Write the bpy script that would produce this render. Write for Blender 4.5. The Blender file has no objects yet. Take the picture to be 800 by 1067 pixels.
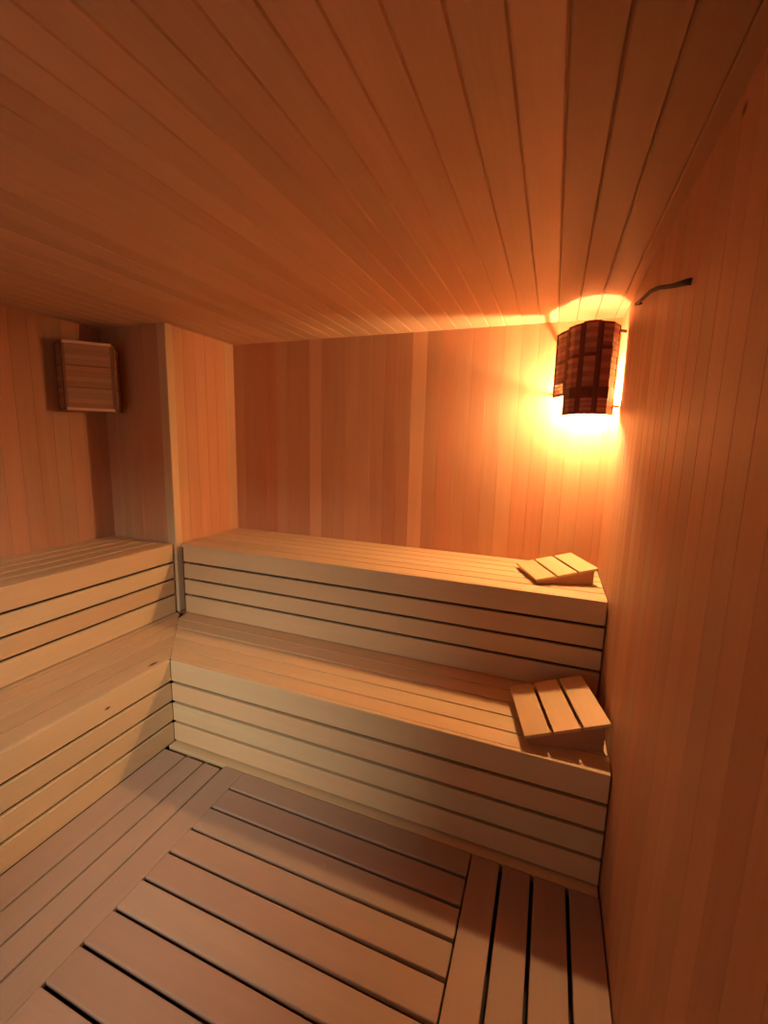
import bpy, bmesh, math, random
from mathutils import Vector, Matrix
random.seed(7)
SC = bpy.context.scene
COL = SC.collection

# ---------------------------------------------------------------- dimensions (metres, floor at z = 0)
R, B, H = 0.268, 2.505, 2.148            # right wall, back wall, ceiling
L, F = -2.612, -0.95                     # left wall, front wall (behind the camera)
S, YU = -2.087, 1.9423                   # outer corner of the boxed column = front lines of the upper benches
ZU, ZL = 0.8816, 0.45                    # seat heights
XL, YL = -1.648, 1.4604                  # front lines of the lower benches
MZ = 0.02                                # top of the floor mats
PITCH = 0.0862                           # width of one cladding board

# ---------------------------------------------------------------- materials
def wood(name, light, dark, contrast=0.5, tone=0.25, rough=0.5, bump=0.15, streak=1.0, knots=(), coat=0.0):
    m = bpy.data.materials.new(name); m.use_nodes = True
    nt = m.node_tree; N = nt.nodes; K = nt.links; N.clear()
    out = N.new('ShaderNodeOutputMaterial'); bs = N.new('ShaderNodeBsdfPrincipled')
    K.new(bs.outputs[0], out.inputs[0])
    uv = N.new('ShaderNodeUVMap'); uv.uv_map = 'UVMap'
    def noise(sx, sy, det, dist=0.0, rgh=0.55):
        mp = N.new('ShaderNodeMapping'); mp.inputs['Scale'].default_value = (sx, sy, 1)
        K.new(uv.outputs[0], mp.inputs[0])
        n = N.new('ShaderNodeTexNoise'); n.inputs['Scale'].default_value = 1
        n.inputs['Detail'].default_value = det; n.inputs['Distortion'].default_value = dist
        n.inputs['Roughness'].default_value = rgh
        K.new(mp.outputs[0], n.inputs['Vector']); return n.outputs['Fac']
    def math_(op, a, b, clamp=False):
        n = N.new('ShaderNodeMath'); n.operation = op; n.use_clamp = clamp
        for i, v in enumerate((a, b)):
            if isinstance(v, (int, float)): n.inputs[i].default_value = v
            else: K.new(v, n.inputs[i])
        return n.outputs[0]
    broad = noise(0.9, 14, 2, 0.6); fine = noise(3.0, 150*streak, 4, 0.2, 0.65); cloud = noise(1.6, 3.0, 2)
    g = math_('ADD', math_('MULTIPLY', broad, 0.55), math_('MULTIPLY', fine, 0.45))
    g = math_('ADD', math_('MULTIPLY', math_('SUBTRACT', g, 0.5), contrast*3.2), 0.5, True)
    mix = N.new('ShaderNodeMix'); mix.data_type = 'RGBA'
    mix.inputs[6].default_value = (*dark, 1); mix.inputs[7].default_value = (*light, 1)
    K.new(g, mix.inputs[0])
    at = N.new('ShaderNodeAttribute'); at.attribute_name = 'board'
    sep = N.new('ShaderNodeSeparateColor'); K.new(at.outputs['Color'], sep.inputs[0])
    # red channel: how light the board is toned, green: how reddish its heartwood is
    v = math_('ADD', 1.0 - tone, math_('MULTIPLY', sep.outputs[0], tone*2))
    v = math_('MULTIPLY', v, math_('ADD', 0.9, math_('MULTIPLY', cloud, 0.2)))
    hs = N.new('ShaderNodeHueSaturation'); K.new(mix.outputs[2], hs.inputs['Color']); K.new(v, hs.inputs['Value'])
    K.new(math_('SUBTRACT', 0.5, math_('MULTIPLY', math_('SUBTRACT', sep.outputs[1], 0.5), 0.014)), hs.inputs['Hue'])
    K.new(math_('ADD', 0.95, math_('MULTIPLY', sep.outputs[1], 0.09)), hs.inputs['Saturation'])
    col = hs.outputs[0]
    for (kx, ky, kz, kr, stretch) in knots:                       # knots in the wood, at their own spots
        geo = N.new('ShaderNodeNewGeometry'); sub = N.new('ShaderNodeVectorMath'); sub.operation = 'SUBTRACT'
        K.new(geo.outputs['Position'], sub.inputs[0]); sub.inputs[1].default_value = (kx, ky, kz)
        sc = N.new('ShaderNodeVectorMath'); sc.operation = 'MULTIPLY'; sc.inputs[1].default_value = stretch
        K.new(sub.outputs[0], sc.inputs[0])
        ln = N.new('ShaderNodeVectorMath'); ln.operation = 'LENGTH'; K.new(sc.outputs[0], ln.inputs[0])
        mr = N.new('ShaderNodeMapRange'); mr.inputs['From Min'].default_value = kr; mr.inputs['From Max'].default_value = kr*0.4
        K.new(ln.outputs['Value'], mr.inputs['Value'])
        m2 = N.new('ShaderNodeMix'); m2.data_type = 'RGBA'; m2.inputs[7].default_value = (0.12, 0.05, 0.025, 1)
        K.new(mr.outputs[0], m2.inputs[0]); K.new(col, m2.inputs[6]); col = m2.outputs[2]
    K.new(col, bs.inputs['Base Color'])
    bs.inputs['Roughness'].default_value = rough
    bs.inputs['Specular IOR Level'].default_value = 0.35
    bp = N.new('ShaderNodeBump'); bp.inputs['Strength'].default_value = bump; bp.inputs['Distance'].default_value = 0.002
    K.new(fine, bp.inputs['Height']); K.new(bp.outputs[0], bs.inputs['Normal'])
    return m

def plain(name, col, rough=0.6, metal=0.0):
    m = bpy.data.materials.new(name); m.use_nodes = True
    b = m.node_tree.nodes['Principled BSDF']
    n = m.node_tree.nodes.new('ShaderNodeTexNoise'); n.inputs['Scale'].default_value = 30
    r = m.node_tree.nodes.new('ShaderNodeValToRGB')
    r.color_ramp.elements[0].color = (*[c*0.85 for c in col], 1); r.color_ramp.elements[1].color = (*[min(1, c*1.12) for c in col], 1)
    m.node_tree.links.new(n.outputs['Fac'], r.inputs[0]); m.node_tree.links.new(r.outputs[0], b.inputs['Base Color'])
    b.inputs['Roughness'].default_value = rough; b.inputs['Metallic'].default_value = metal
    return m

M = {}
M['wall'] = wood('cladding_wood', (0.64, 0.34, 0.18), (0.52, 0.25, 0.12), 0.5, 0.13, 0.55, 0.12, 0.55,
                 knots=((R, 1.031, 2.109, .014, (1, .8, 1)),))
M['ceil'] = wood('ceiling_wood', (0.64, 0.40, 0.24), (0.50, 0.29, 0.165), 0.42, 0.2, 0.5, 0.12, 0.8,)
M['bench'] = wood('bench_wood', (0.69, 0.495, 0.28), (0.58, 0.385, 0.20), 0.4, 0.12, 0.5, 0.1, 0.5,
                  knots=((XL, 1.137, 0.391, 0.016, (1, 1.0, 2.2)), (-1.69, 1.40, 0.45, 0.03, (2.6, 0.9, 1))))
M['mat'] = wood('floor_mat_wood', (0.45, 0.305, 0.215), (0.37, 0.235, 0.16), 0.4, 0.12, 0.6, 0.1, 0.6)
M['rest'] = wood('headrest_wood', (0.72, 0.50, 0.27), (0.60, 0.38, 0.19), 0.5, 0.1, 0.5, 0.1, 0.6)
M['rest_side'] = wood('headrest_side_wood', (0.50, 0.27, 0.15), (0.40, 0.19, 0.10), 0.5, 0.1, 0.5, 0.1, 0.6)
M['shade'] = wood('lamp_lath_wood', (0.42, 0.17, 0.11), (0.30, 0.11, 0.07), 0.6, 0.25, 0.5, 0.1, 1.0)
M['shade_rib'] = wood('lamp_rib_wood', (0.17, 0.045, 0.025), (0.11, 0.03, 0.018), 0.6, 0.2, 0.5, 0.1, 1.0)
M['shade_pale'] = wood('pale_lamp_wood', (0.46, 0.24, 0.12), (0.36, 0.17, 0.08), 0.6, 0.12, 0.5, 0.1, 1.0)
M['shade_pale_rib'] = wood('pale_lamp_rib_wood', (0.28, 0.12, 0.06), (0.22, 0.09, 0.045), 0.6, 0.2, 0.5, 0.1, 1.0)
M['rail'] = wood('pale_lamp_rail_wood', (0.78, 0.54, 0.36), (0.66, 0.43, 0.27), 0.6, 0.2, 0.45, 0.1, 1.0)
M['under'] = wood('shade_toned_frame_wood', (0.10, 0.05, 0.028), (0.07, 0.035, 0.02), 0.5, 0.2, 0.7, 0.1, 1.0)  # near-black colour stands in for the shade behind bench and mat gaps
M['slab'] = plain('floor_slab', (0.03, 0.02, 0.016), 0.75)
M['iron'] = plain('dark_iron', (0.02, 0.008, 0.007), 0.7, 0.0)
M['ceramic'] = plain('lamp_socket_ceramic', (0.75, 0.70, 0.62), 0.3)
M['plaster'] = plain('outer_plaster', (0.6, 0.57, 0.53), 0.8)

def emission(name, col, strength):
    m = bpy.data.materials.new(name); m.use_nodes = True; nt = m.node_tree; nt.nodes.clear()
    o = nt.nodes.new('ShaderNodeOutputMaterial'); e = nt.nodes.new('ShaderNodeEmission')
    e.inputs[0].default_value = (*col, 1); e.inputs[1].default_value = strength
    nt.links.new(e.outputs[0], o.inputs[0]); return m

def thin_glass(name):
    m = bpy.data.materials.new(name); m.use_nodes = True; nt = m.node_tree; nt.nodes.clear()
    o = nt.nodes.new('ShaderNodeOutputMaterial'); mx = nt.nodes.new('ShaderNodeMixShader')
    t = nt.nodes.new('ShaderNodeBsdfTransparent'); g = nt.nodes.new('ShaderNodeBsdfGlossy'); g.inputs['Roughness'].default_value = 0.02
    fr = nt.nodes.new('ShaderNodeFresnel'); fr.inputs[0].default_value = 1.45
    t.inputs[0].default_value = (0.96, 0.98, 0.96, 1)
    nt.links.new(fr.outputs[0], mx.inputs[0]); nt.links.new(t.outputs[0], mx.inputs[1]); nt.links.new(g.outputs[0], mx.inputs[2])
    nt.links.new(mx.outputs[0], o.inputs[0]); return m

# ---------------------------------------------------------------- mesh builder: every board carries its own grain offset and tone
class Boards:
    def __init__(self):
        self.v = []; self.f = []; self.uv = []; self.c = []
    def prism(self, poly, z0, z1, grain=(1, 0, 0), tone=None, red=None, mat=None):
        """poly: counter-clockwise xy outline, pushed from z0 to z1; mat: optional matrix afterwards"""
        tone = random.random() if tone is None else tone; red = random.random() if red is None else red
        ou, ov = random.uniform(0, 40), random.uniform(0, 40)
        n = len(poly); base = len(self.v)
        P = [Vector((x, y, z0)) for x, y in poly] + [Vector((x, y, z1)) for x, y in poly]
        g = Vector(grain).normalized()
        faces = [list(range(n))[::-1], list(range(n, 2*n))] + [[i, (i+1) % n, n+(i+1) % n, n+i] for i in range(n)]
        for f in faces:
            a, b, c = P[f[0]], P[f[1]], P[f[2]]
            nrm = (b-a).cross(c-a)
            nrm = nrm.normalized() if nrm.length > 1e-12 else Vector((0, 0, 1))
            t = nrm.cross(g)
            if t.length < 1e-3: t = nrm.orthogonal()
            t.normalize()
            s = nrm.cross(t) if abs(nrm.dot(g)) > 0.99 else g
            self.uv.append([(P[i].dot(s)+ou, P[i].dot(t)+ov) for i in f])
            self.c.append((tone, red)); self.f.append([base+i for i in f])
        for p in P: self.v.append((mat @ p) if mat is not None else p)
    def box(self, x0, x1, y0, y1, z0, z1, grain='x', **k):
        g = {'x': (1, 0, 0), 'y': (0, 1, 0), 'z': (0, 0, 1)}[grain]
        self.prism([(x0, y0), (x1, y0), (x1, y1), (x0, y1)], z0, z1, g, **k)
    def build(self, name, material, parent=None, bevel=0.0025, seg=2, kind=None, origin=None):
        me = bpy.data.meshes.new(name)
        o3 = Vector(origin) if origin else Vector((0, 0, 0))
        me.from_pydata([tuple(Vector(v)-o3) for v in self.v], [], self.f)
        me.uv_layers.new(name='UVMap'); me.color_attributes.new('board', 'FLOAT_COLOR', 'CORNER')
        us = [c for fuv in self.uv for p in fuv for c in p]
        cs = [c for fi, fv in enumerate(self.f) for _ in fv for c in (self.c[fi][0], self.c[fi][1], 0.0, 1.0)]
        me.uv_layers['UVMap'].data.foreach_set('uv', us); me.color_attributes['board'].data.foreach_set('color', cs)
        o = bpy.data.objects.new(name, me); COL.objects.link(o); me.materials.append(material)
        if bevel:
            b = o.modifiers.new('bevel', 'BEVEL'); b.width = bevel; b.segments = seg; b.limit_method = 'ANGLE'; b.angle_limit = math.radians(25)
            b.harden_normals = False
        if parent is not None: o.parent = parent
        else: o.location = o3
        if parent is None and kind: o['kind'] = kind
        return o

def empty(name, loc, label, cat, group=None, rz=0.0):
    o = bpy.data.objects.new(name, None); COL.objects.link(o); o.location = loc; o.rotation_euler = (0, 0, rz)
    o.empty_display_size = 0.1; o['label'] = label; o['category'] = cat
    if group: o['group'] = group
    return o

def link_mesh(name, bm, material, parent=None, smooth=False):
    me = bpy.data.meshes.new(name); bm.to_mesh(me); bm.free()
    if smooth:
        for p in me.polygons: p.use_smooth = True
    me.materials.append(material); o = bpy.data.objects.new(name, me); COL.objects.link(o)
    if parent is not None: o.parent = parent
    return o

def tube(points, rad, segs=10, caps=True):
    bm = bmesh.new(); rings = []
    pts = [Vector(p) for p in points]
    for i, p in enumerate(pts):
        d = (pts[min(i+1, len(pts)-1)]-pts[max(i-1, 0)]).normalized()
        a = d.cross(Vector((0, 0.13, 1))).normalized(); b = d.cross(a)
        rr = rad[i] if isinstance(rad, (list, tuple)) else rad
        rings.append([bm.verts.new(p+a*rr*math.cos(2*math.pi*k/segs)+b*rr*math.sin(2*math.pi*k/segs)) for k in range(segs)])
    for r0, r1 in zip(rings, rings[1:]):
        for k in range(segs): bm.faces.new([r0[k], r0[(k+1) % segs], r1[(k+1) % segs], r1[k]])
    if caps: bm.faces.new(rings[0][::-1]); bm.faces.new(rings[-1])
    bmesh.ops.recalc_face_normals(bm, faces=bm.faces)
    return bm

# ---------------------------------------------------------------- the room: every wall is clad in vertical boards with V joints
T = 0.03
TONE_BACK = {-17: (1.5, .2), -9: (1.45, .2), -11: (.1, .8), -10: (.2, .7), -14: (.8, .3), -3: (.9, .3), -19: (.6, .4), -22: (.45, .6), -12: (.5, .5), -8: (.35, .6), -5: (.4, .7)}
def frange(k0, k1): return range(k0, k1)
def clad_x(name, x0, x1, y, side, z0=-0.05, z1=H+.012, tones={}):
    """wall parallel to x; its visible face is at y, its body on the side +1 or -1"""
    b = Boards()
    k0 = math.floor((x0+0.028)/PITCH); k1 = math.ceil((x1+0.028)/PITCH)
    for k in range(k0, k1):
        a = max(x0, -0.028+k*PITCH); c = min(x1, -0.028+(k+1)*PITCH)
        if c-a < 0.0005: continue
        tn, rd = tones.get(k, (random.uniform(.35, .75), random.random()))
        ya, yb = (y, y+T) if side > 0 else (y-T, y)
        b.box(a, c, ya, yb, z0, z1, 'z', tone=tn, red=rd)
    return b.build(name, M['wall'], bevel=0.0018, seg=1, kind='structure')
def clad_y(name, y0, y1, x, side, z0=-0.05, z1=H+.012, lo=.3, hi=.8, holes=()):
    b = Boards(); n = math.ceil((y1-y0)/PITCH)
    for k in range(n):
        c = y1-k*PITCH; a = max(y0, c-PITCH)
        if c-a < 0.004: continue
        xa, xb = (x, x+T) if side > 0 else (x-T, x)
        b.box(xa, xb, a, c, z0, z1, 'z', tone=random.uniform(lo, hi))
    return b.build(name, M['wall'], bevel=0.0018, seg=1, kind='structure')

clad_x('wall_back', S-T, R+T, B, 1, tones=TONE_BACK)
clad_y('wall_right', F, B, R, 1, lo=-.15, hi=.35)
clad_y('wall_left', F, YU+T, L, -1, lo=-.5, hi=.1)  # lamp fall-off put into the board tones, darker than the other walls
# boxed column in the back left corner, its two clad faces and the batten on its outer edge
b = Boards()
k = 0; x = S
while x > L:
    a = max(L, x-PITCH); b.box(a, x, YU, YU+T, -.05, H+.012, 'z', tone=random.uniform(.35, .7)); x = a
y = YU+T
while y < B-1e-6:
    c = min(B, y+PITCH*1.02); b.box(S-T, S, y, c, -.05, H+.012, 'z', tone=random.uniform(.45, .75)); y = c
b.build('wall_column', M['wall'], bevel=0.0018, seg=1, kind='structure')
b = Boards(); b.box(-2.142, -2.076, YU-0.014, YU+0.038, ZL+0.001, H, 'z', tone=.75, red=.4)
b.build('trim_1', M['bench'], bevel=0.006, seg=3, kind='structure')

# ceiling: boards run towards the back wall, the darker heartwood boards lie on the right
b = Boards()
k0 = math.floor((L+0.028)/PITCH); k1 = math.ceil((R+0.028)/PITCH)
for k in range(k0, k1):
    a = max(L-T, -0.028+k*PITCH); c = min(R+T, -0.028+(k+1)*PITCH)
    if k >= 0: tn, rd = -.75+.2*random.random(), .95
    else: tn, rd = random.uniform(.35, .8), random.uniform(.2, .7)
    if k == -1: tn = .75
    y1 = B+T if a > S-0.05 else YU+T
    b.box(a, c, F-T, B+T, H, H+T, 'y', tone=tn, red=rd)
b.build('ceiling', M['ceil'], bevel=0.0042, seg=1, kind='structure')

b = Boards(); b.box(L-T, R+T, F-T, B+T, -0.09, -0.045, 'x', tone=.5)
b.build('floor', M['slab'], bevel=0, kind='structure')

# front wall behind the camera: an unseen doorway-high glazed opening, added to supply neutral light
WX0, WX1, WZ0, WZ1 = -1.7, -0.45, 0.12, 2.0
b = Boards()
for (x0, x1, z0, z1) in ((L-T, WX0, -.05, H+.012), (WX1, R+T, -.05, H+.012), (WX0, WX1, WZ1, H+.012), (WX0, WX1, -.045, WZ0)):
    x = x0
    while x < x1-1e-6:
        c = min(x1, x+PITCH); b.box(x, c, F-T, F, z0, z1, 'z', tone=random.uniform(.3, .8)); x = c
b.build('wall_front', M['wall'], bevel=0.002, seg=1, kind='structure')
b = Boards(); w = 0.05
b.box(WX0, WX1, F-T-.01, F+.01, WZ0, WZ0+w, 'x'); b.box(WX0, WX1, F-T-.01, F+.01, WZ1-w, WZ1, 'x')
for xx in (WX0, (WX0+WX1)/2-w/2, WX1-w): b.box(xx, xx+w, F-T-.01, F+.01, WZ0+w, WZ1-w, 'z')
win = b.build('added_window_1', M['bench'], bevel=0.003, kind='structure')
b = Boards(); b.box(WX0+w*.8, WX1-w*.8, F-.018, F-.012, WZ0+w*.8, WZ1-w*.8, 'x')
b.build('added_window_pane', thin_glass('added_window_glass'), parent=win, bevel=0)

# ---------------------------------------------------------------- benches
def slat(b, poly, z0, z1, grain, **k): b.prism(poly, z0, z1, grain, **k)
G = 0.009
def seat_lines(a, b_, n, big=None):
    w = (b_-a)/n; return [(a+i*w+(0 if i == 0 else G/2), a+(i+1)*w-(0 if i == n-1 else G/2)) for i in range(n)]

# lower back bench: mitred at the inner corner against the lower left bench
def mitre_x(y): return XL-(y-YL)*(XL-S)/(YU-YL)      # x of the mitre at depth y
def mitre_y(x): return YL+(XL-x)*(YU-YL)/(XL-S)
RG = 0.0105                                           # gap between riser boards
LOW = [(0.0265, 0.1190), (0.1330, 0.2245), (0.2385, 0.329), (0.343, ZL)]
UPP = [(ZL+.004, 0.5598), (0.5726, 0.6599), (0.6727, 0.7627), (0.7755, ZU)]

t = empty('sauna_bench', (-0.7, 1.7, 0), 'long lower bench along the back wall, carrying the half-shaded headrest', 'bench', 'slatted sauna benches')
def P_(b, name, par, m='bench', bev=0.0025):
    return b.build(name, M[m], parent=par, bevel=bev, origin=par.location)
b = Boards()
edges = [(YL+0.019, 1.556), (1.563, 1.655), (1.662, 1.752), (1.763, 1.848), (1.855, 2.10)]
for (a, c) in edges:
    xa, xc = mitre_x(a)+.0006, mitre_x(min(c, YU-.01))+.0006
    b.prism([(xa, a), (R-.004, a), (R-.004, c), (xc, c)], ZL-.026, ZL, (1, 0, 0), tone=random.uniform(.35, .75))
P_(b, 'seat', t)
b = Boards()
for (z0, z1) in LOW: b.box(XL, R-.006, YL, YL+.018, z0, z1, 'x', tone=random.uniform(.35, .75))
b.box(XL+.001, R-.006, 1.424, YL+.016, -.02, .0175, 'x', tone=.55)
P_(b, 'front_panel', t)
b = Boards()
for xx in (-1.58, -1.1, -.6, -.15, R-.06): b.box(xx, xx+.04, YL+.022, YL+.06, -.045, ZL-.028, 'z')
b.box(XL+.01, R-.01, YL+.062, YL+.066, -.04, ZL-.03, 'x')  # dark sheet behind the riser gaps, in place of the hollow's shade
P_(b, 'frame', t, 'under')

t = empty('sauna_bench', (-2.0, .3, 0), 'lower pale wooden bench along the left wall, next to the floor', 'bench', 'slatted sauna benches')
b = Boards()
yf = F+.01
for (a, c) in seat_lines(-2.25, XL-.019, 6):
    ya, yc = mitre_y(max(a, S))-.0006, mitre_y(c)-.0006
    b.prism([(a, yf), (c, yf), (c, min(yc, YU-.012)), (a, min(ya, YU-.012))], ZL-.026, ZL, (0, 1, 0), tone=random.uniform(.0, .4), red=random.uniform(.6, 1))
P_(b, 'seat', t)
b = Boards()
for (z0, z1) in [(.0185, LOW[0][1])]+LOW[1:]: b.box(XL-.018, XL, yf, YL-.0005, z0, z1, 'y', tone=random.uniform(.45, .85), red=.2)
P_(b, 'front_panel', t)
b = Boards()
for yy in (-.8, -.3, .3, .85, 1.36): b.box(XL-.06, XL-.022, yy, yy+.04, -.045, ZL-.028, 'z')
b.box(XL-.066, XL-.062, yf, YL+.05, -.04, ZL-.03, 'y')  # same dark backing, painted shade behind the left riser
P_(b, 'frame', t, 'under')

t = empty('sauna_bench', (-0.9, 2.2, 0), 'long upper wooden bench under the lit corner lamp, against the back wall', 'bench', 'slatted sauna benches')
b = Boards()
for (a, c) in seat_lines(YU+.019, B-.004, 6): b.box(max(S+.004, S+.004), R-.004, a, c, ZU-.026, ZU, 'x', tone=random.uniform(.4, .8))
P_(b, 'seat', t)
b = Boards()
for (z0, z1) in UPP: b.box(-2.037, R-.006, YU, YU+.018, z0, z1, 'x', tone=random.uniform(.3, .7), red=random.uniform(.4, .8))
P_(b, 'front_panel', t)
b = Boards()
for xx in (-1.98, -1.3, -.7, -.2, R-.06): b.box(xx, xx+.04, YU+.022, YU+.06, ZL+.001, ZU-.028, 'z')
b.box(-2.05, R-.01, YU+.062, YU+.066, ZL+.001, ZU-.03, 'x')  # dark backing that paints the shade in the upper riser gaps
P_(b, 'frame', t, 'under')

t = empty('sauna_bench', (-2.35, .3, 0), 'upper wooden bench along the left wall, below the unlit corner lamp', 'bench', 'slatted sauna benches')
b = Boards()
for (a, c) in seat_lines(L+.004, S-.019, 5): b.box(a, c, yf, YU-.012, ZU-.026, ZU, 'y', tone=random.uniform(.2, .6), red=.7)
P_(b, 'seat', t)
b = Boards()
for (z0, z1) in UPP: b.box(S-.018, S, yf, 1.914, z0, z1, 'y', tone=random.uniform(.35, .75))
P_(b, 'front_panel', t)
b = Boards()
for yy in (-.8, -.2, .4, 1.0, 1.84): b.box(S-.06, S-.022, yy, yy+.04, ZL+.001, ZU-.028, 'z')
b.box(S-.066, S-.062, yf, 1.9, ZL+.001, ZU-.03, 'y')  # dark backing, shade of the hollow given as colour
P_(b, 'frame', t, 'under')

# ---------------------------------------------------------------- slatted floor mats
X3, X4 = -1.3035, -1.1935
t = empty('floor_mat', (-1.48, .4, -.045), 'narrow floor mat of long boards along the foot of the left bench', 'floor mat', 'wooden floor mats')
b = Boards()
ed = [XL-.001, -1.5138, -1.4042, X3]
for i in range(3): b.box(ed[i]+.004, ed[i+1]-.004, F+.02, 1.398, MZ-.02, MZ, 'y', tone=random.uniform(.4, .7), red=.3)
b.build('slats', M['mat'], parent=t, bevel=.003, origin=t.location)
b = Boards()
for yy in (-.6, 0, .6, 1.25):
    b = Boards(); b.box(XL+.02, X3-.012, yy, yy+.04, -.045, MZ-.0205, 'x'); b.build('cross_batten', M['under'], parent=t, bevel=.002, origin=t.location)

t = empty('floor_mat', (-.7, .4, -.045), 'wide central floor mat whose boards run parallel to the back bench', 'floor mat', 'wooden floor mats')
b = Boards()
gaps = [1.3225-.1058*i for i in range(0, 21)]
XR = -.162
prev = 1.420
for g_ in gaps:
    b.box(X4, XR-.003, g_+.0062, prev-.0062 if prev < 1.4 else prev, MZ-.02, MZ, 'x', tone=random.uniform(.3, .75)); prev = g_
b.build('slats', M['mat'], parent=t, bevel=.003, origin=t.location)
b = Boards(); b.box(X3+.004, X4-.0006, F+.02, 1.420, MZ-.02, MZ, 'y', tone=.5)
b.build('border_board', M['mat'], parent=t, bevel=.002, origin=t.location)
b = Boards()
for xx in (X3+.03, -.75, -.23):
    b = Boards(); b.box(xx, xx+.04, F+.02, YL-.02, -.045, MZ-.0205, 'y'); b.build('cross_batten', M['under'], parent=t, bevel=.002, origin=t.location)

t = empty('floor_mat', (.05, .4, -.045), 'narrow floor mat of long boards beside the right wall', 'floor mat', 'wooden floor mats')
b = Boards()
ed = [XR+.002, -.0563, .0494, .1638, R-.004]
for i in range(4): b.box(ed[i]+(.006 if i else 0), ed[i+1]-(.006 if i < 3 else 0), F+.02, 1.420, MZ-.02, MZ, 'y', tone=random.uniform(.2, .5), red=.7)  # weaker light on this side put into darker, redder board tones
b.build('slats', M['mat'], parent=t, bevel=.003, origin=t.location)
b = Boards()
for yy in (-.6, .0, .55):
    b = Boards(); b.box(XR+.01, R-.02, yy, yy+.04, -.045, MZ-.0205, 'x'); b.build('cross_batten', M['under'], parent=t, bevel=.002, origin=t.location)

# ---------------------------------------------------------------- headrests: three boards on two wedge rails
def headrest(loc, rz, w, d, hl, hr, label):
    t = empty('headrest', loc, label, 'headrest', 'slatted wooden headrests', rz)
    th = .012; sl = math.atan2(hr-hl, w); u = Vector((math.cos(sl), 0, math.sin(sl)))
    Lw = math.hypot(w, hr-hl); g = .012; bw = (Lw-2*g)/3
    rot = Matrix.Translation((0, 0, hl-th*math.cos(sl))) @ Matrix.Rotation(-sl, 4, 'Y')
    for i in range(3):
        b = Boards(); b.box(i*(bw+g), i*(bw+g)+bw, 0, d, 0, th, 'y', mat=rot, tone=[.45, .7, .6][i], red=.4)
        b.build('slat', M['rest'], parent=t, bevel=.002)
    for y0 in (.016, d-.036):
        b = Boards(); m = Matrix(((1, 0, 0, 0), (0, 0, 1, 0), (0, 1, 0, 0), (0, 0, 0, 1)))
        xa, xb = .018, w-.012
        zz = lambda x: hl-th/math.cos(sl)*1.0+(x/w)*(hr-hl)-.0005
        # wedge outline in (x, z), pushed along y
        poly = [(xa, .0005), (xb, .0005), (xb, zz(xb)), (xa, max(.003, zz(xa)))]
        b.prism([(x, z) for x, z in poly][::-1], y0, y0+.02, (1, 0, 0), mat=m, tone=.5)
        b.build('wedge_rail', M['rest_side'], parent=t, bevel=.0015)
    return t
headrest((-.012, 1.495, ZL), math.radians(14), .287, .325, .042, .122, 'slatted wooden headrest on the lower bench, half in the upper bench\'s shade')
headrest((-.023, 2.053, ZU), math.radians(22), .285, .29, .026, .086, 'slatted wooden headrest on the upper bench, brightly lit by the corner lamp')

# ---------------------------------------------------------------- corner lamps
def wall_piece(b, p0, p1, s0, s1, z0, z1, off, th, grain, **k):
    """a board standing on the line p0-p1 (xy), from s0 to s1 metres along it, set off outwards"""
    d = (p1-p0); ln = d.length; d = d/ln; n = Vector((d.y, -d.x))
    a = p0+d*s0+n*off; c = p0+d*s1+n*off
    q = [a, a+n*th, c+n*th, c]
    q = [(v.x, v.y) for v in q]
    ar = sum(q[i][0]*q[(i+1) % 4][1]-q[(i+1) % 4][0]*q[i][1] for i in range(4))
    if ar < 0: q = q[::-1]
    g = (d.x, d.y, 0) if grain == 'u' else (0, 0, 1)
    b.prism(q, z0, z1, g, **k)

def facet_cells(line, zs, lath_m, rib_m, laths, slots=(), rib=.011):
    """one column of the shade along a bent line: ribs at both edges, cross bands between the cells, thin laths in the cells.
    zs: list of (bottom, top) of each cell"""
    pts = [Vector(p) for p in line]; segs = list(zip(pts, pts[1:]))
    fr = Boards(); lt = Boards()
    z0, z1 = zs[0][0]-.008, zs[-1][1]+.008
    for si, (p0, p1) in enumerate(segs):
        ln = (p1-p0).length; first, last = si == 0, si == len(segs)-1
        a = rib if first else -.0012; c = ln-rib if last else ln+.0012
        if first: wall_piece(fr, p0, p1, -.0015, rib, z0, z1, 0, .007, 'z')
        if last: wall_piece(fr, p0, p1, ln-rib, ln+.0015, z0, z1, 0, .007, 'z')
        bands = [(z0, zs[0][0])]+[(q[1], r[0]) for q, r in zip(zs, zs[1:])]+[(zs[-1][1], z1)]
        for (za, zb) in bands: wall_piece(fr, p0, p1, a, c, za, zb, .0003, .0062, 'u', tone=.5)
        for ci, (za, zb) in enumerate(zs):
            h = (zb-za)/laths; sl = ci in slots
            if not sl: wall_piece(lt, p0, p1, a-.003, c+.003, za-.002, zb+.002, .0004, .0014, 'u', tone=.2)
            for j in range(laths):
                gp = h*.05 if sl else h*.08
                wall_piece(lt, p0, p1, a-.002, c+.002, za+j*h+gp, za+(j+1)*h-gp, .002+(.0012 if j % 2 else 0), .002, 'u', tone=(.25, .95)[j % 2])
    return fr, lt

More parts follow.
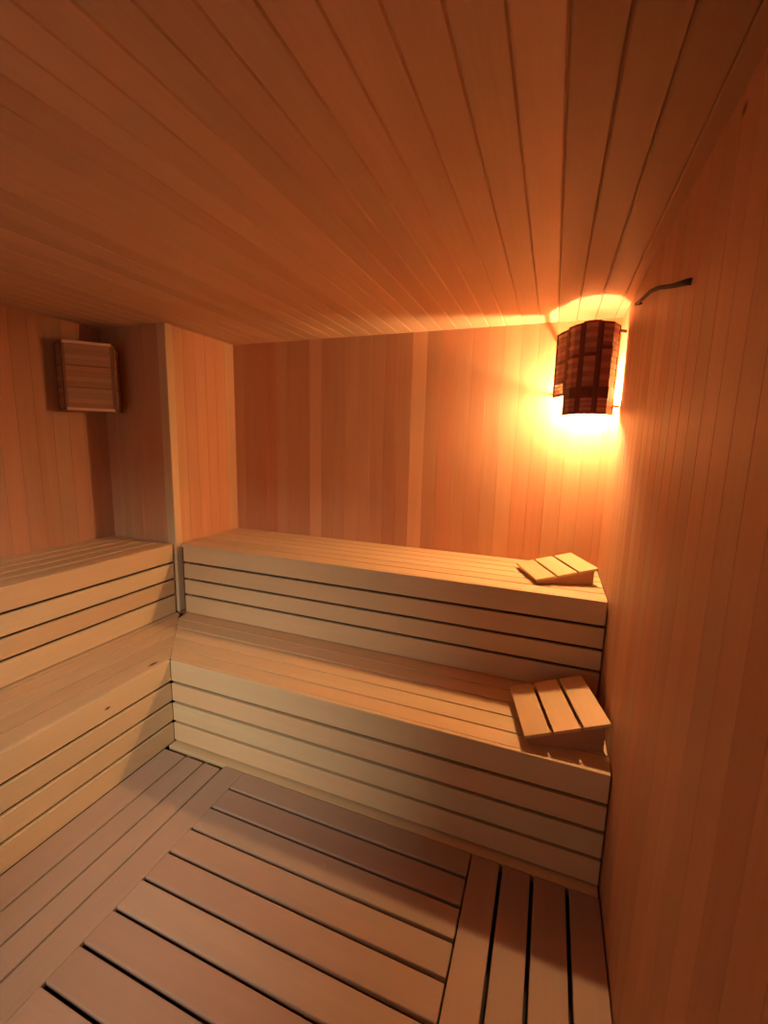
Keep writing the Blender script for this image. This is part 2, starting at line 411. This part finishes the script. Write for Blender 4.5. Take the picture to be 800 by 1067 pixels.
def add_bulb(t, loc, m):
    """a pear-shaped bulb hanging from its neck at the top (loc)"""
    bm = bmesh.new(); prof = [(-.0, .012), (-.015, .014), (-.032, .021), (-.048, .028), (-.064, .031), (-.078, .029), (-.089, .0225), (-.096, .013), (-.0985, .004)]
    rings = [[bm.verts.new((r*math.cos(k*math.pi/10), r*math.sin(k*math.pi/10), z)) for k in range(20)] for z, r in prof]
    for r0, r1 in zip(rings, rings[1:]):
        for k in range(20): bm.faces.new([r0[k], r0[(k+1) % 20], r1[(k+1) % 20], r1[k]])
    bm.faces.new(rings[0][::-1]); bm.faces.new(rings[-1])
    bmesh.ops.recalc_face_normals(bm, faces=bm.faces)
    bmesh.ops.translate(bm, vec=loc, verts=bm.verts)
    return link_mesh('bulb', bm, m, t, True)

def corner_lamp(name, loc, label, facets, lath_m, rib_m, laths, bulb_m, bulb_at, arms):
    """facets: (bent line in world xy, [cells], cells with open slots); loc is the room corner the lamp hangs in"""
    t = empty(name, loc, label, 'lamp', 'wooden corner lamps')
    o3 = Vector(loc)
    for line, zs, slots in facets:
        fr, lt = facet_cells(line, zs, lath_m, rib_m, laths, slots)
        f = fr.build('shade_panel', rib_m, parent=t, bevel=.0008, seg=1, origin=loc)
        lt.build('lath_infill', lath_m, parent=f, bevel=0, origin=loc)
    for (a, c, z) in arms:
        b = Boards(); wall_piece(b, Vector(a), Vector(c), 0, (Vector(c)-Vector(a)).length, z, z+.012, -.008, .016, 'u')
        b.build('arm', rib_m, parent=t, bevel=.001, origin=loc)
    bx, by, bz = bulb_at
    cb = Vector((bx, by))
    # the bulb hangs from a ceramic socket, carried by a bar from the room corner
    cdir = Vector((loc[0], loc[1]))-cb
    bm = bmesh.new()
    bmesh.ops.create_cone(bm, cap_ends=True, segments=24, radius1=.016, radius2=.019, depth=.032)
    bmesh.ops.translate(bm, vec=Vector((bx, by, bz+.014))-o3, verts=bm.verts)
    link_mesh('socket', bm, M['ceramic'], t, True)
    b = Boards(); wall_piece(b, cb, cb+cdir, .012, cdir.length*.99, bz+.024, bz+.034, -.008, .016, 'u')
    b.build('bracket', rib_m, parent=t, bevel=.001, origin=loc)
    add_bulb(t, Vector(bulb_at)-o3, bulb_m)
    return t

# lit lamp in the back right corner: curved dark shade, its left panel shorter than the rest
fac = [(((-.017, 2.368), (.002, 2.318), (.031, 2.270)), [(1.762, 1.815), (1.828, 1.905), (1.920, 2.045)], (0,)),
       (((.031, 2.268), (.055, 2.225), (.086, 2.199)), [(1.672, 1.735), (1.785, 1.915), (1.930, 2.052)], ()),
       (((.087, 2.198), (.118, 2.184), (.153, 2.187)), [(1.672, 1.735), (1.785, 1.915), (1.930, 2.056)], ()),
       (((.154, 2.187), (.203, 2.214), (.237, 2.290)), [(1.672, 1.735), (1.785, 1.945), (1.960, 2.052)], ())]
LB = (.150, 2.400, 1.825)
bulb_lit = emission('lit_bulb', (1.0, .61, .27), 960)
corner_lamp('corner_lamp', (R-.002, B-.002, 1.66), 'lit corner lamp with a curved dark lattice shade, above the upper headrest',
            fac, M['shade'], M['shade_rib'], 6, bulb_lit, LB,
            [((-.010, 2.366), (-.002, B), 2.02), ((-.010, 2.366), (-.002, B), 1.78), ((.234, 2.28), (R, 2.31), 2.03), ((.234, 2.28), (R, 2.31), 1.70)])
# unlit lamp in the corner between the left wall and the column: three flat pale panels
cx, cy = L, YU
ZC = [(1.663, 1.772), (1.778, 1.889), (1.895, 2.004)]
A_, B_, C_, D_ = (cx+.012, cy-.275), (cx+.108, cy-.302), (cx+.268, cy-.135), (cx+.150, cy-.010)
bulb_off = plain('unlit_bulb', (.8, .78, .72), .25)
corner_lamp('corner_lamp', (L+.002, YU-.002, 1.65), 'unlit pale wooden corner lamp with flat panels, between the left wall and the column',
            [((A_, B_), ZC, ()), ((B_, C_), ZC, ()), ((C_, D_), ZC, ())],
            M['shade_pale'], M['shade_pale_rib'], 4, bulb_off, (cx+.10, cy-.11, 1.84), [])
lamp2 = bpy.data.objects['corner_lamp.001']
for z in (1.650, 2.004):
    b = Boards(); wall_piece(b, Vector(B_), Vector(C_), .004, (Vector(C_)-Vector(B_)).length-.004, z, z+.015, .0072, .009, 'u', tone=.6)
    b.build('rail', M['rail'], parent=lamp2, bevel=.002, origin=lamp2.location)

# ---------------------------------------------------------------- bent dark rod on the right wall
pts = [(R-.012, 1.99, 2.060), (R-.02, 1.94, 2.049), (R-.02, 1.80, 2.027), (R-.02, 1.66, 2.006), (R-.02, 1.52, 1.972), (R-.018, 1.44, 1.948), (R-.014, 1.36, 1.925), (R-.009, 1.262, 1.900), (R-.001, 1.250, 1.897)]
pts[0] = (R-.001, 1.955, 2.054)
o = link_mesh('wall_hook', tube(pts, [.004, .0065, .006, .006, .006, .006, .006, .0075, .008]), M['iron'], None, True)
o['label'] = 'thin bent dark rod fixed high on the right wall beside the lit lamp'; o['category'] = 'hook'

# ---------------------------------------------------------------- light
W = bpy.data.worlds.new('World'); SC.world = W; W.use_nodes = True
bg = W.node_tree.nodes['Background']; bg.inputs[0].default_value = (1.0, .90, .79, 1); bg.inputs[1].default_value = 0.5
al = bpy.data.lights.new('added_window_portal', 'AREA'); al.shape = 'RECTANGLE'; al.size = WX1-WX0; al.size_y = WZ1-WZ0
al.cycles.is_portal = True
ao = bpy.data.objects.new('added_window_portal', al); COL.objects.link(ao)
ao.location = ((WX0+WX1)/2, F-T-.02, (WZ0+WZ1)/2); ao.rotation_euler = (math.radians(90), 0, 0)

hl = bpy.data.lights.new('added_fill_light', 'AREA'); hl.shape = 'DISK'; hl.size = .7; hl.energy = 85; hl.color = (1.0, .93, .84)  # unseen lamp beyond the opening, added to light lower benches and floor
ho = bpy.data.objects.new('added_fill_light', hl); COL.objects.link(ho); ho.location = (-.35, -2.5, 2.55)
ho.rotation_euler = (Vector((-1.5, 1.3, .2))-Vector(ho.location)).to_track_quat('-Z', 'Y').to_euler()

# ---------------------------------------------------------------- camera
f, yaw, pitch, roll = 450.62, *[math.radians(a) for a in (-20.935, -8.9855, 1.4156)]
fw = Vector((math.sin(yaw)*math.cos(pitch), math.cos(yaw)*math.cos(pitch), math.sin(pitch)))
rt = Vector((math.cos(yaw), -math.sin(yaw), 0)); up = rt.cross(fw)
r2 = rt*math.cos(roll)+up*math.sin(roll); u2 = -rt*math.sin(roll)+up*math.cos(roll)
cam = bpy.data.cameras.new('camera'); co = bpy.data.objects.new('camera', cam); COL.objects.link(co)
cam.sensor_fit = 'HORIZONTAL'; cam.sensor_width = 36; cam.lens = 36*f/800; cam.clip_start = .01
co.matrix_world = Matrix(((r2.x, u2.x, -fw.x, 0), (r2.y, u2.y, -fw.y, 0), (r2.z, u2.z, -fw.z, 1.5102), (0, 0, 0, 1)))
SC.camera = co
vs = SC.view_settings; vs.view_transform = 'Standard'; vs.look = 'None'; vs.gamma = 1; vs.exposure = 0.72; vs.use_curve_mapping = False
SC.cycles.max_bounces = 10; SC.cycles.diffuse_bounces = 8
